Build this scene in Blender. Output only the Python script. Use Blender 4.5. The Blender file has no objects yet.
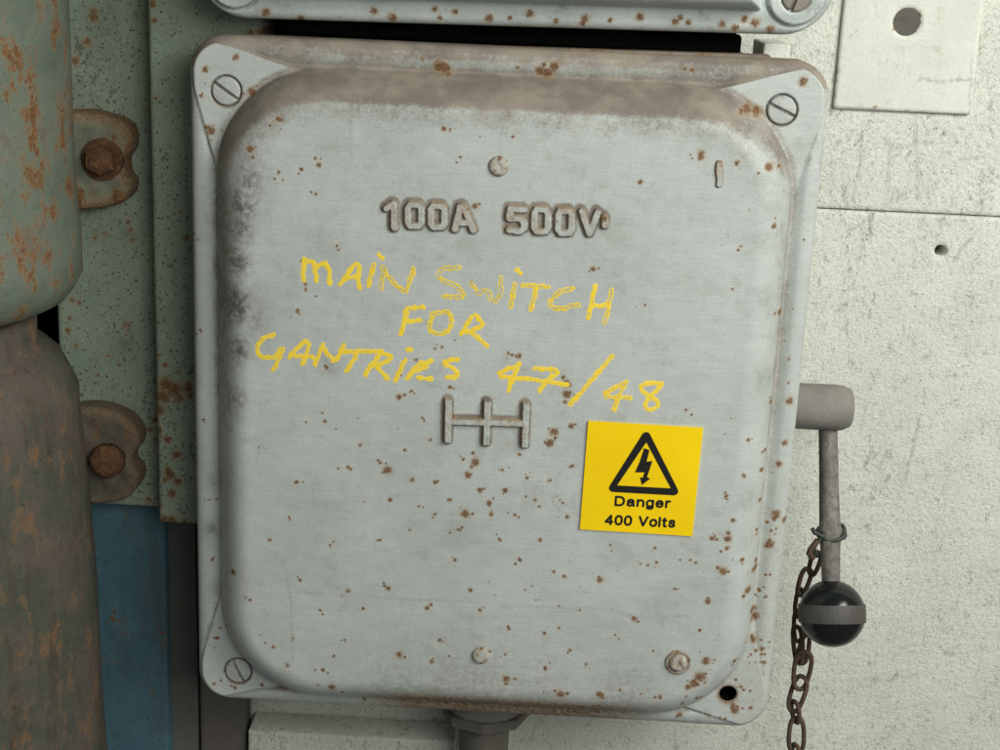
import bpy, bmesh, math, random
import numpy as np
from mathutils import Vector, Matrix
random.seed(7); RNG = np.random.default_rng(7)
SC = bpy.context.scene; COL = SC.collection

# ------------------------------------------------------------------ camera
F_PX = 1500.0; CAM = np.array([0.0189, -0.8148, 0.2185])
PITCH, ROLL, YAW = 0.2798, 0.0434, 0.0233
def cam_axes():
    cp, sp, cr, sr, cw, sw = math.cos(PITCH), math.sin(PITCH), math.cos(ROLL), math.sin(ROLL), math.cos(YAW), math.sin(YAW)
    right = np.array([cw, sw, 0]); fw0 = np.array([-sw, cw, 0]); up0 = np.array([0, 0, 1.0])
    fw = fw0*cp - up0*sp; up = up0*cp + fw0*sp
    return right*cr + up*sr, up*cr - right*sr, fw
C_R, C_U, C_F = cam_axes()
cam = bpy.data.cameras.new('camera'); cam_o = bpy.data.objects.new('camera', cam); COL.objects.link(cam_o)
cam.sensor_width = 36; cam.lens = 36*F_PX/1000; cam.clip_start = 0.01; cam.clip_end = 50
m = Matrix.Identity(4)
for i in range(3):
    m[i][0], m[i][1], m[i][2], m[i][3] = C_R[i], C_U[i], -C_F[i], CAM[i]
cam_o.matrix_world = m; SC.camera = cam_o
def at(px, py, Y):
    """the point of the plane y=Y that the photograph shows at a pixel"""
    d = C_R*(px-500)/F_PX - C_U*(py-375)/F_PX + C_F
    return CAM + d*(Y-CAM[1])/d[1]

# ------------------------------------------------------------------ light
w = bpy.data.worlds.new('World'); SC.world = w; w.use_nodes = True
w.node_tree.nodes['Background'].inputs[0].default_value = (0.97, 1.0, 0.96, 1)
w.node_tree.nodes['Background'].inputs[1].default_value = 0.13
def area(name, loc, target, size, power, col):
    L = bpy.data.lights.new(name, 'AREA'); L.shape = 'RECTANGLE'; L.size, L.size_y = size; L.energy = power; L.color = col
    o = bpy.data.objects.new(name, L); COL.objects.link(o); o.location = loc
    o.rotation_euler = (Vector(target)-Vector(loc)).to_track_quat('-Z', 'Y').to_euler()
    return o
area('main_lamp', (0.68, -0.68, 0.58), (0.08, -0.05, 0.03), (0.45, 0.45), 9.8, (1.0, 0.985, 0.93))
area('fill_lamp', (0.40, -1.05, 0.40), (0.08, -0.05, 0.0), (0.5, 0.4), 5.4, (1.0, 1.0, 0.965))
SC.view_settings.view_transform = 'Standard'; SC.view_settings.look = 'None'
SC.view_settings.exposure = 0; SC.view_settings.gamma = 1

# ------------------------------------------------------------------ materials
class NT:
    def __init__(s, name):
        s.m = bpy.data.materials.new(name); s.m.use_nodes = True
        s.t = s.m.node_tree; s.t.nodes.clear()
        s.out = s.t.nodes.new('ShaderNodeOutputMaterial'); s.b = s.t.nodes.new('ShaderNodeBsdfPrincipled')
        s.t.links.new(s.b.outputs[0], s.out.inputs[0]); s.co = None
    def put(s, sock, v):
        if hasattr(v, 'is_output'): s.t.links.new(v, sock)
        else:
            if isinstance(v, tuple) and len(v) == 3 and sock.type == 'RGBA': v = (*v, 1)
            sock.default_value = v
    def obj(s):
        if s.co is None: s.co = s.t.nodes.new('ShaderNodeTexCoord').outputs['Object']
        return s.co
    def math(s, op, a, b=0.0, c=0.0):
        n = s.t.nodes.new('ShaderNodeMath'); n.operation = op
        s.put(n.inputs[0], a); s.put(n.inputs[1], b); s.put(n.inputs[2], c); return n.outputs[0]
    def scale(s, v):
        n = s.t.nodes.new('ShaderNodeVectorMath'); n.operation = 'MULTIPLY'; s.put(n.inputs[0], s.obj()); n.inputs[1].default_value = v
        return n.outputs[0]
    def noise(s, sc, det=4, rough=.6, dist=0.0, rot=None):
        n = s.t.nodes.new('ShaderNodeTexNoise')
        if rot is not None:
            q = s.t.nodes.new('ShaderNodeMapping'); q.vector_type = 'TEXTURE'; q.inputs['Rotation'].default_value = (0, rot, 0)
            q.inputs['Scale'].default_value = tuple(1/v for v in sc); s.put(q.inputs['Vector'], s.obj()); s.put(n.inputs['Vector'], q.outputs[0]); n.inputs['Scale'].default_value = 1
            n.inputs['Detail'].default_value = det; n.inputs['Roughness'].default_value = rough; return n.outputs['Fac']
        if isinstance(sc, tuple): s.put(n.inputs['Vector'], s.scale(sc)); n.inputs['Scale'].default_value = 1
        else: s.put(n.inputs['Vector'], s.obj()); n.inputs['Scale'].default_value = sc
        n.inputs['Detail'].default_value = det; n.inputs['Roughness'].default_value = rough; n.inputs['Distortion'].default_value = dist
        return n.outputs['Fac']
    def vor(s, sc, feature='F1'):
        n = s.t.nodes.new('ShaderNodeTexVoronoi'); n.feature = feature
        if isinstance(sc, tuple): s.put(n.inputs['Vector'], s.scale(sc)); n.inputs['Scale'].default_value = 1
        else: s.put(n.inputs['Vector'], s.obj()); n.inputs['Scale'].default_value = sc
        return n.outputs['Distance'], n.outputs['Color']
    def step(s, v, lo, hi):
        n = s.t.nodes.new('ShaderNodeMapRange'); n.interpolation_type = 'SMOOTHSTEP'
        s.put(n.inputs[0], v); s.put(n.inputs[1], lo); s.put(n.inputs[2], hi); return n.outputs[0]
    def mix(s, f, a, b):
        n = s.t.nodes.new('ShaderNodeMix'); n.data_type = 'RGBA'
        s.put(n.inputs[0], f); s.put(n.inputs[6], a); s.put(n.inputs[7], b); return n.outputs[2]
    def attr(s, name):
        n = s.t.nodes.new('ShaderNodeAttribute'); n.attribute_name = name; return n.outputs['Fac']
    def bump(s, h, strength, dist=.001, prev=None):
        n = s.t.nodes.new('ShaderNodeBump'); n.inputs['Strength'].default_value = strength; n.inputs['Distance'].default_value = dist
        s.put(n.inputs['Height'], h)
        if prev is not None: s.put(n.inputs['Normal'], prev)
        return n.outputs[0]
    def done(s, col, rough=.6, metal=0.0, normal=None, spec=.4):
        s.put(s.b.inputs['Base Color'], col); s.put(s.b.inputs['Roughness'], rough); s.put(s.b.inputs['Metallic'], metal)
        s.b.inputs['Specular IOR Level'].default_value = spec
        if normal is not None: s.put(s.b.inputs['Normal'], normal)
        return s.m
RUST_D = (0.075, 0.036, 0.016); RUST_M = (0.205, 0.102, 0.036); RUST_L = (0.32, 0.225, 0.12)
DUST = (0.150, 0.124, 0.101)

def paint(name, c1, c2, rough=.55, var=18, specks=(420, .16, .35), rust=None, attrs=False, brush=None,
          bumps=((900, .25, .0006),), dirt=None, spec=.35, streak=None, grain=.16, pits=None, smear=None):
    t = NT(name)
    col = t.mix(t.step(t.noise(var, 5, .65), .3, .7), c1, c2)
    gn = t.noise(1700, 2, .6); col = t.mix(t.math('MULTIPLY', t.step(gn, .42, .7), grain), col, tuple(q*.45 for q in c1)); col = t.mix(t.math('MULTIPLY', t.step(t.noise(1250, 2, .6), .46, .72), grain*.8), col, tuple(min(.9, q*1.35) for q in c2))
    if brush:                                              # brush marks of the paint coat
        bn = t.noise(brush[0], 3, .6); col = t.mix(t.math('MULTIPLY', t.step(bn, .42, .66), brush[1]), col, brush[2])
    if streak:                                             # dirt that has run down
        sn = t.noise(streak[0], 5, .7, .3); col = t.mix(t.math('MULTIPLY', t.step(sn, streak[1], streak[1]+.16), streak[2]), col, streak[3])
    if dirt:
        for (sc, th, amt, dc) in dirt:
            col = t.mix(t.math('MULTIPLY', t.step(t.noise(sc, 8, .72), th, th+.12), amt), col, dc)
    if specks:
        sc, dens, amt = specks
        d, vc = t.vor(sc); sep = t.t.nodes.new('ShaderNodeSeparateColor'); t.t.links.new(vc, sep.inputs[0])
        thr = t.math('MULTIPLY', t.math('SUBTRACT', sep.outputs[0], 1-dens), 1.4)
        dd = t.math('ADD', d, t.math('MULTIPLY', t.math('SUBTRACT', t.noise(sc*2.3, 2), .5), .35))
        sm = t.math('MULTIPLY', t.step(t.math('SUBTRACT', thr, dd), -.04, .05), amt)
        col = t.mix(sm, col, (0.055, 0.05, 0.04))
    if smear:                                              # short slanting smears of dirt in the rough coat
        cl = t.noise(30, 4, .7)
        for sc, ang, th, amt in smear:
            sv = t.math('ADD', t.noise(sc, 5, .7, rot=ang), t.math('MULTIPLY', t.math('SUBTRACT', cl, .5), .35))
            col = t.mix(t.math('MULTIPLY', t.step(sv, th, th+.10), amt), col, (0.17, 0.17, 0.125))
    if pits:                                               # clustered pits and spatter
        sc, dens, amt, cs = pits
        d, vc = t.vor(sc); sep = t.t.nodes.new('ShaderNodeSeparateColor'); t.t.links.new(vc, sep.inputs[0])
        cl = t.step(t.noise(cs, 4, .7), .40, .68)
        thr = t.math('MULTIPLY', t.math('SUBTRACT', sep.outputs[0], t.math('SUBTRACT', 1.0, t.math('MULTIPLY', cl, dens))), 1.5)
        dd = t.math('ADD', d, t.math('MULTIPLY', t.math('SUBTRACT', t.noise(sc*1.7, 4, .7), .5), 1.1))
        col = t.mix(t.math('MULTIPLY', t.step(t.math('SUBTRACT', thr, dd), -.12, .12), amt), col, (0.10, 0.10, 0.075))
    ro = rough
    if attrs:
        grime = t.math('MULTIPLY', t.attr('grime'), t.step(t.noise(330, 6, .8), .25, .75))  # dirt; on the lid also the screw hole's painted shade
        col = t.mix(t.math('MINIMUM', grime, .85), col, (0.075, 0.062, 0.05))
        dn = t.noise(700, 5, .75); dl = t.noise(60, 4, .6)
        da = t.math('ADD', t.attr('dust'), t.math('ADD', t.math('MULTIPLY', t.math('SUBTRACT', dn, .5), 1.3), t.math('MULTIPLY', t.math('SUBTRACT', t.noise(110, 7, .8), .5), 1.5)))
        dm = t.step(da, .10, 1.15)
        dcol = t.mix(t.step(dl, .38, .66), DUST, (0.235, 0.202, 0.155))
        col = t.mix(t.math('MULTIPLY', dm, .94), col, dcol)
        ra = t.math('ADD', t.attr('rust'), t.math('ADD', t.math('MULTIPLY', t.math('SUBTRACT', t.noise(560, 6, .8), .5), 1.5), t.math('MULTIPLY', t.math('SUBTRACT', t.noise(1500, 3, .7), .5), .7)))
        halo = t.step(ra, .20, .80); core = t.step(ra, .56, .98)
        rc = t.mix(t.step(t.noise(1500, 3, .7), .35, .65), RUST_M, RUST_D)
        col = t.mix(t.math('MULTIPLY', halo, .55), col, RUST_L); col = t.mix(t.math('MULTIPLY', core, .93), col, rc)
        ro = t.math('ADD', rough, t.math('MULTIPLY', t.math('ADD', dm, halo), .35))
    if rust:
        sc, th, wd, amt = rust
        rn = t.math('ADD', t.noise(sc, 9, .68, .15), t.math('ADD', t.math('MULTIPLY', t.math('SUBTRACT', t.noise(430, 5, .75), .5), .34), t.math('MULTIPLY', t.math('SUBTRACT', t.noise(26, 3, .6), .5), .40))); halo = t.step(rn, th, th+wd); core = t.step(rn, th+wd*.55, th+wd*1.3)
        rc = t.mix(t.step(t.noise(420, 6, .75), .35, .65), RUST_M, RUST_D)
        col = t.mix(t.math('MULTIPLY', halo, amt*.65), col, (0.24, 0.135, 0.06)); col = t.mix(t.math('MULTIPLY', core, amt), col, rc)
        ro = t.math('ADD', ro, t.math('MULTIPLY', halo, .25))
    nrm = None
    for sc, st, ds in bumps: nrm = t.bump(t.noise(sc, 5, .65), st, ds, nrm)
    return t.done(col, ro, 0.0, nrm, spec)

M = {}
M['lid'] = paint('grey_lid_paint', (0.393, 0.428, 0.402), (0.460, 0.491, 0.466), .42, 20, (560, .12, .5), attrs=True,
                 brush=((60, 60, 1300), .20, (0.30, 0.335, 0.31)), dirt=((34, .53, .30, (.27, .275, .24)), (130, .56, .28, (.25, .24, .20)), (420, .58, .3, (.24, .23, .19))),
                 bumps=((320, .22, .0006), (1500, .35, .00025), ((90, 90, 1300), .25, .0004)), spec=.4)
M['body'] = paint('grey_body_paint', (0.20, 0.215, 0.20), (0.25, 0.26, 0.24), .6, 20, rust=((160, 160, 160), .56, .12, .9))
M['upper_lid'] = paint('aged_grey_lid_paint', (0.36, 0.41, 0.39), (0.44, 0.48, 0.45), .5, 60, (600, .2, .5), attrs=True,
                 dirt=((90, .55, .5, (.19, .19, .16)),), bumps=((300, .3, .0008), (1300, .3, .0003)))
M['wall'] = paint('pale_green_wall_paint', (0.635, 0.66, 0.575), (0.73, 0.745, 0.655), .75, 22, (430, .08, .6), attrs=True,
                 dirt=(((150, 150, 95), .555, .6, (.20, .20, .15)), (640, .515, .5, (.30, .315, .245)), (1100, .53, .4, (.25, .26, .20)), ((60, 60, 30), .58, .25, (.38, .385, .29)), ((210, 210, 80), .56, .55, (.27, .275, .21))), bumps=((340, .75, .0013), (1100, .9, .0007)),
                 spec=.2, grain=.22, pits=(620, .40, .45, (60, 60, 34)), smear=(((420, 420, 170), .55, .60, .58), ((700, 700, 260), .35, .59, .5), ((150, 150, 60), .2, .64, .4)))
M['wall_plate'] = paint('pale_painted_steel', (0.55, 0.578, 0.505), (0.62, 0.645, 0.565), .6, 25, (420, .07, .5), attrs=True,
                 dirt=((110, .56, .4, (.40, .39, .29)), (700, .54, .3, (.33, .34, .26))), bumps=((500, .4, .0006),), spec=.25)
M['wall_dirty'] = paint('stained_wall_paint', (0.30, 0.305, 0.235), (0.40, 0.40, 0.31), .8, 30, (260, .2, .75),
                 dirt=((90, .54, .6, (.10, .10, .075)), (300, .56, .5, (.12, .12, .09))), bumps=((350, .6, .001),), spec=.15)
M['green'] = paint('green_panel_paint', (0.205, 0.268, 0.20), (0.29, 0.345, 0.265), .65, 16, (620, .34, .75), attrs=True,
                 dirt=((38, .58, .55, (.20, .165, .12)), (240, .56, .55, (.06, .07, .05)), (70, .60, .4, (.30, .30, .22))), bumps=((450, .6, .001),), spec=.25, grain=.4, pits=(520, .6, .7, (38, 38, 22)))
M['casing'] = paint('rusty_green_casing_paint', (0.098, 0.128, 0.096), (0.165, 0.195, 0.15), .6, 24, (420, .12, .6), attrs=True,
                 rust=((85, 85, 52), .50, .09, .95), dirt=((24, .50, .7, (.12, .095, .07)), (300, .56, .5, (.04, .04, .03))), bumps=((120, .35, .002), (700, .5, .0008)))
M['casing_low'] = paint('dark_green_casing_paint', (0.056, 0.060, 0.045), (0.09, 0.09, 0.067), .7, 20, (420, .12, .6), attrs=True,  # base coat set darker than the upper casing's
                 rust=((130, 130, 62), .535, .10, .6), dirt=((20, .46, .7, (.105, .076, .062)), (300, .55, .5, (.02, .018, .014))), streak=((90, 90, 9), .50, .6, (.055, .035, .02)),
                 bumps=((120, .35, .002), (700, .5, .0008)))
M['blue'] = paint('blue_panel_paint', (0.068, 0.155, 0.195), (0.105, 0.21, 0.255), .6, 34, (420, .22, .7),
                 streak=((60, 60, 14), .50, .6, (.10, .115, .10)), rust=((130, 130, 80), .62, .06, .8), dirt=((300, .55, .5, (.05, .07, .075)),), bumps=((300, .4, .001),))
M['dark_strip'] = paint('dark_grey_green_paint', (0.10, 0.11, 0.098), (0.135, 0.145, 0.125), .7, 25, (500, .1, .5), bumps=((400, .4, .0008),))
M['brown_strip'] = paint('dark_brown_grey', (0.105, 0.095, 0.08), (0.14, 0.125, 0.105), .75, 25, (400, .1, .4), bumps=((400, .4, .0008),))  # flat brown-grey tone of the slab below the lid's bottom left corner
M['conduit'] = paint('dull_conduit_metal', (0.085, 0.08, 0.066), (0.12, 0.11, 0.09), .6, 60, (500, .15, .5), rust=(120, .62, .1, .6), bumps=((500, .4, .0008),))
M['hub'] = paint('dusty_grey_hub_paint', (0.165, 0.157, 0.138), (0.215, 0.203, 0.178), .7, 60, (600, .2, .4),
                 dirt=((200, .55, .35, (.12, .11, .095)),), bumps=((500, .5, .0008),))
M['rusty_bolt'] = paint('rusted_bolt', RUST_D, (0.11, 0.05, 0.025), .8, 120, None, dirt=((300, .5, .7, RUST_M),), bumps=((500, .9, .0015),))
M['chain'] = paint('rusty_chain', (0.060, 0.040, 0.028), (0.105, 0.064, 0.040), .7, 160, None, dirt=((400, .55, .6, (.035, .025, .02)),), bumps=((900, .8, .0008),))
M['wire'] = paint('dark_tie_wire', (0.03, 0.04, 0.032), (0.05, 0.06, 0.048), .5, 200, None)
M['screw'] = paint('painted_screw', (0.36, 0.395, 0.375), (0.43, 0.455, 0.435), .45, 160, (900, .15, .5), attrs=True,
                 dirt=((260, .56, .5, (.18, .165, .13)),), bumps=((700, .4, .0005),))
M['dark_screw'] = paint('tarnished_screw', (0.16, 0.15, 0.125), (0.22, 0.20, 0.17), .5, 160, None, attrs=True, rust=(300, .56, .1, .9))

t = NT('bare_lever_steel')                                  # worn rod: bare metal where the paint has gone
wn = t.noise((170, 170, 26), 5, .7); bare = t.math('MULTIPLY', t.step(wn, .50, .66), .6)
col = t.mix(t.step(t.noise(260, 5, .7), .4, .62), (0.155, 0.146, 0.128), (0.092, 0.088, 0.077))
col = t.mix(bare, col, (0.33, 0.315, 0.28))
M['lever'] = t.done(col, t.math('SUBTRACT', .65, t.math('MULTIPLY', bare, .3)), t.math('MULTIPLY', bare, .6), t.bump(t.noise(600, 4), .4, .0006))
t = NT('black_bakelite')
col = t.mix(t.step(t.noise(420, 6, .75), .60, .74), (0.006, 0.008, 0.008), (0.05, 0.05, 0.042))
M['knob'] = t.done(col, t.math('ADD', .10, t.math('MULTIPLY', t.noise(300, 5, .7), .18)), 0, t.bump(t.noise(500, 4), .06, .0005), .36)
t = NT('worn_knob_band')
col = t.mix(t.noise((900, 900, 60), 4, .7), (0.03, 0.028, 0.025), (0.09, 0.085, 0.072)); M['band'] = t.done(col, .6, 0, t.bump(t.noise((900, 900, 60), 4, .7), .4, .0005))
t = NT('yellow_vinyl')
col = t.mix(t.step(t.noise(30, 4), .35, .7), (0.80, 0.545, 0.0), (0.86, 0.60, 0.0)); col = t.mix(t.math('MULTIPLY', t.step(t.noise(500, 6, .8), .62, .75), .25), col, (.45, .33, .05))
M['yellow'] = t.done(col, .38, 0, t.bump(t.noise(40, 3), .05, .001), .4)
t = NT('black_print'); M['black'] = t.done(t.mix(t.step(t.noise(700, 5, .8), .6, .8), (0.008, 0.007, 0.006), (0.05, 0.045, 0.02)), .45)
t = NT('void_shade'); M['void'] = t.done((0.005, 0.005, 0.0045), .95, spec=0)  # near-black: shade of the gap and holes put into the colour
M['flange'] = paint('rusty_dust_edge', (0.15, 0.125, 0.10), (0.22, 0.19, 0.15), .8, 60, (700, .2, .5), rust=(210, .48, .14, .9), bumps=((500, .6, .001),))
t = NT('hole_shadowed_steel'); M['hole'] = t.done(t.mix(t.noise(200, 5, .7), (.05, .047, .04), (.13, .12, .10)), .8)
t = NT('yellow_paint_marker')                               # marker that has worn through along the middle of the stroke
e = t.attr('edge'); wr = t.attr('wear')
cov = t.math('ADD', t.math('MULTIPLY', t.math('SUBTRACT', t.noise(900, 5, .75), .5), 1.5), t.math('SUBTRACT', .95, t.math('MULTIPLY', wr, t.math('SUBTRACT', 1.15, t.math('MULTIPLY', e, 1.1)))))
brk = t.math('SUBTRACT', t.math('ADD', .62, t.math('MULTIPLY', t.math('SUBTRACT', t.noise(750, 6, .8), .5), 2.6)), t.math('MULTIPLY', t.step(e, .45, 1.0), .75))
mask = t.math('MULTIPLY', t.step(cov, .26, .60), t.step(brk, -.05, .25))
col = t.mix(t.step(t.noise(500, 4, .7), .3, .7), (0.86, 0.60, 0.022), (0.82, 0.63, 0.07))
t.done(col, .6)
tr = t.t.nodes.new('ShaderNodeBsdfTransparent'); mx = t.t.nodes.new('ShaderNodeMixShader')
t.put(mx.inputs[0], t.math('MULTIPLY', mask, .96)); t.t.links.new(tr.outputs[0], mx.inputs[1]); t.t.links.new(t.b.outputs[0], mx.inputs[2]); t.t.links.new(mx.outputs[0], t.out.inputs[0])
M['marker'] = t.m

# ------------------------------------------------------------------ object helpers
WORLD = {}
def thing(name, label, cat, loc, group=None):
    o = bpy.data.objects.new(name, None); o.empty_display_size = .02; COL.objects.link(o)
    o.location = Vector(loc); WORLD[o.name] = Vector(loc); o['label'] = label; o['category'] = cat
    if group: o['group'] = group
    return o
def tag(o, label, cat, group=None, kind=None):
    o['label'] = label; o['category'] = cat
    if group: o['group'] = group
    if kind: o['kind'] = kind
    return o
def link(name, me, mat, parent=None, smooth=True, base=None):
    """links a mesh that was written in world coordinates as one object; base: where a top-level mesh keeps its origin"""
    o = bpy.data.objects.new(name, me); COL.objects.link(o)
    off = WORLD[parent.name] if parent else Vector(base if base is not None else (0, 0, 0))
    me.transform(Matrix.Translation(-off))
    if parent: o.parent = parent
    else: o.location = off
    WORLD[o.name] = off
    for mm in (mat if isinstance(mat, (list, tuple)) else [mat]): me.materials.append(M[mm])
    if smooth: me.polygons.foreach_set('use_smooth', [True]*len(me.polygons))
    me.update()
    return o
def raw_mesh(name, V, F, attrs=None):
    me = bpy.data.meshes.new(name); V = np.asarray(V, np.float32)
    F = np.asarray(F, np.int32)
    me.vertices.add(len(V)); me.vertices.foreach_set('co', V.ravel())
    k = F.shape[1]; me.loops.add(F.size); me.loops.foreach_set('vertex_index', F.ravel())
    me.polygons.add(len(F)); me.polygons.foreach_set('loop_start', np.arange(0, F.size, k, dtype=np.int32))
    me.update(calc_edges=True); me.validate()
    for nm, a in (attrs or {}).items():
        at_ = me.attributes.new(nm, 'FLOAT', 'POINT'); at_.data.foreach_set('value', np.asarray(a, np.float32))
    return me
def smooth(x, a, b):
    t_ = np.clip((x-a)/(b-a), 0, 1); return t_*t_*(3-2*t_)
def sd_rr(x, z, hw, hh, r):
    qx = np.abs(x)-(hw-r); qz = np.abs(z)-(hh-r)
    return np.hypot(np.maximum(qx, 0), np.maximum(qz, 0)) + np.minimum(np.maximum(qx, qz), 0) - r
def smax(a, b, k):
    h_ = np.clip(.5+.5*(a-b)/k, 0, 1); return b*(1-h_)+a*h_+k*h_*(1-h_)
def wobble(x, z, amp, sc, seed=0):
    r = np.random.default_rng(seed); out = 0*x
    for i in range(9):
        a = r.uniform(0, 6.28); f = sc*r.uniform(.5, 2.2); out = out + np.sin((x*np.cos(a)+z*np.sin(a))*f + r.uniform(0, 6.28))/9
    return out*amp*2
def sd_bars(x, z, pts):
    d = np.full(x.shape, 1e9)                                 # like sd_poly, with square ends
    for a, b in zip(pts, pts[1:]):
        L = math.hypot(b[0]-a[0], b[1]-a[1]); ux, uz = (b[0]-a[0])/L, (b[1]-a[1])/L
        al = (x-a[0])*ux+(z-a[1])*uz; pe = np.abs(-(x-a[0])*uz+(z-a[1])*ux)
        d = np.minimum(d, np.maximum(pe, np.abs(al-L/2)-L/2+.0004))
    return d
def sd_poly(x, z, pts, closed=False):
    d = np.full(x.shape, 1e9)
    n = len(pts)
    for i in range(n if closed else max(1, n-1)):
        a = pts[i]; b = pts[(i+1) % n]; ex, ez = b[0]-a[0], b[1]-a[1]
        tt = np.clip(((x-a[0])*ex+(z-a[1])*ez)/(ex*ex+ez*ez+1e-15), 0, 1)
        d = np.minimum(d, np.hypot(x-a[0]-tt*ex, z-a[1]-tt*ez))
    return d
def hf(name, sdf, height, bounds, step, back, attrs=None, Y0=0.0, to_world=None, rim_steps=1):
    """height-field mesh over the area where sdf<0, its border snapped to the outline and drawn back to depth `back`"""
    x0, x1, z0, z1 = bounds
    nx, nz = int((x1-x0)/step)+2, int((z1-z0)/step)+2
    xs = x0+np.arange(nx)*step; zs = z0+np.arange(nz)*step
    X, Z = np.meshgrid(xs, zs); s = sdf(X, Z); e = step*.02
    inside = s < 0
    cell = inside[:-1, :-1] | inside[1:, :-1] | inside[:-1, 1:] | inside[1:, 1:]
    use = np.zeros(s.shape, bool)
    use[:-1, :-1] |= cell; use[1:, :-1] |= cell; use[:-1, 1:] |= cell; use[1:, 1:] |= cell
    for _ in range(3):
        s = sdf(X, Z); gx = (sdf(X+e, Z)-s)/e; gz = (sdf(X, Z+e)-s)/e; g2 = np.maximum(gx*gx+gz*gz, .25)
        out = use & ~inside
        X = np.where(out, X-gx*s/g2, X); Z = np.where(out, Z-gz*s/g2, Z)
    idx = -np.ones(s.shape, int); idx[use] = np.arange(use.sum())
    x, z = X[use], Z[use]; h = height(x, z)
    a, b, c, d = idx[:-1, :-1][cell], idx[:-1, 1:][cell], idx[1:, 1:][cell], idx[1:, :-1][cell]
    F = np.stack([a, b, c, d], 1)
    V = np.stack([x, Y0-h, z], 1)
    E = np.concatenate([F[:, [0, 1]], F[:, [1, 2]], F[:, [2, 3]], F[:, [3, 0]]])
    key = np.sort(E, 1); uk, inv, cnt = np.unique(key[:, 0]*(len(V)+1)+key[:, 1], return_inverse=True, return_counts=True)
    be = E[cnt[inv] == 1]
    bv = np.unique(be); mp = -np.ones(len(V), int); mp[bv] = len(V)+np.arange(len(bv))
    VB = V[bv].copy(); VB[:, 1] = Y0-back
    F2 = np.stack([be[:, 1], be[:, 0], mp[be[:, 0]], mp[be[:, 1]]], 1)
    A = {}
    for nm, fn in (attrs or {}).items():
        v = fn(x, z); A[nm] = np.concatenate([v, v[bv]])
    V = np.concatenate([V, VB]); F = np.concatenate([F, F2])
    if to_world is not None: V = to_world(V)
    return raw_mesh(name, V, F, A)
def bm_mesh(name, bm):
    bmesh.ops.recalc_face_normals(bm, faces=bm.faces[:]); me = bpy.data.meshes.new(name); bm.to_mesh(me); bm.free(); return me
def box_bm(bm, lo, hi, bevel=.0008, seg=2):
    r = bmesh.ops.create_cube(bm, size=1); vs = r['verts']
    for v in vs: v.co = Vector([(lo[i]+hi[i])/2+v.co[i]*(hi[i]-lo[i]) for i in range(3)])
    if bevel:
        es = list({e_ for v in vs for e_ in v.link_edges}); bmesh.ops.bevel(bm, geom=es, offset=bevel, segments=seg, affect='EDGES', profile=.5)
def box(name, lo, hi, mat, parent=None, bevel=.0008, base=None):
    bm = bmesh.new(); box_bm(bm, lo, hi, bevel); return link(name, bm_mesh(name, bm), mat, parent, False, base)
def lathe_bm(bm, origin, axis, prof, n=64, seed=None, jit=0.0):
    """profile (distance along axis, radius); closed on the axis where the radius is 0"""
    ax = Vector(axis).normalized(); ref = Vector((0, 1, 0)) if abs(ax.y) < .9 else Vector((1, 0, 0))
    u = ax.cross(ref).normalized(); v = ax.cross(u); O = Vector(origin); rings = []
    rr = random.Random(seed)
    for (tt, r) in prof:
        if r < 1e-7: rings.append([bm.verts.new(O+ax*tt)])
        else: rings.append([bm.verts.new(O+ax*tt+(u*math.cos(k*2*math.pi/n)+v*math.sin(k*2*math.pi/n))*(r+rr.uniform(-jit, jit))) for k in range(n)])
    for A_, B_ in zip(rings, rings[1:]):
        for k in range(n):
            q = [A_[k % len(A_)], A_[(k+1) % len(A_)], B_[(k+1) % len(B_)], B_[k % len(B_)]]
            q2 = [x for i, x in enumerate(q) if x not in q[:i]]
            if len(q2) > 2: bm.faces.new(q2)
def lathe(name, origin, axis, prof, mat, parent=None, n=64, base=None, jit=0.0):
    bm = bmesh.new(); lathe_bm(bm, origin, axis, prof, n, 3, jit); o = link(name, bm_mesh(name, bm), mat, parent, True, base)
    return sharp(o)
def sharp(o, ang=40):
    me = o.data; bm = bmesh.new(); bm.from_mesh(me)
    for e_ in bm.edges:
        if len(e_.link_faces) == 2 and e_.calc_face_angle() > math.radians(ang): e_.smooth = False
    bm.to_mesh(me); bm.free(); return o
def tube_bm(bm, pts, r, n=10, closed=False):
    P = [Vector(p) for p in pts]; N = len(P); rings = []
    nrm = None
    for i in range(N):
        a = P[(i-1) % N] if (closed or i > 0) else P[i]; b = P[(i+1) % N] if (closed or i < N-1) else P[i]
        tg = (b-a).normalized()
        if nrm is None: nrm = tg.orthogonal().normalized()
        nrm = (nrm-tg*nrm.dot(tg)).normalized(); bn = tg.cross(nrm)
        ri = r[i] if isinstance(r, (list, tuple)) else r
        rings.append([bm.verts.new(P[i]+(nrm*math.cos(k*2*math.pi/n)+bn*math.sin(k*2*math.pi/n))*ri) for k in range(n)])
    for i in range(N if closed else N-1):
        A_, B_ = rings[i], rings[(i+1) % N]; sh = 0
        if closed and i == N-1:
            sh = min(range(n), key=lambda q: sum((A_[k].co-B_[(k+q) % n].co).length for k in range(n)))
        for k in range(n): bm.faces.new([A_[k], A_[(k+1) % n], B_[(k+1+sh) % n], B_[(k+sh) % n]])
    if not closed: bm.faces.new(rings[0][::-1]); bm.faces.new(rings[-1])

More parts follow.
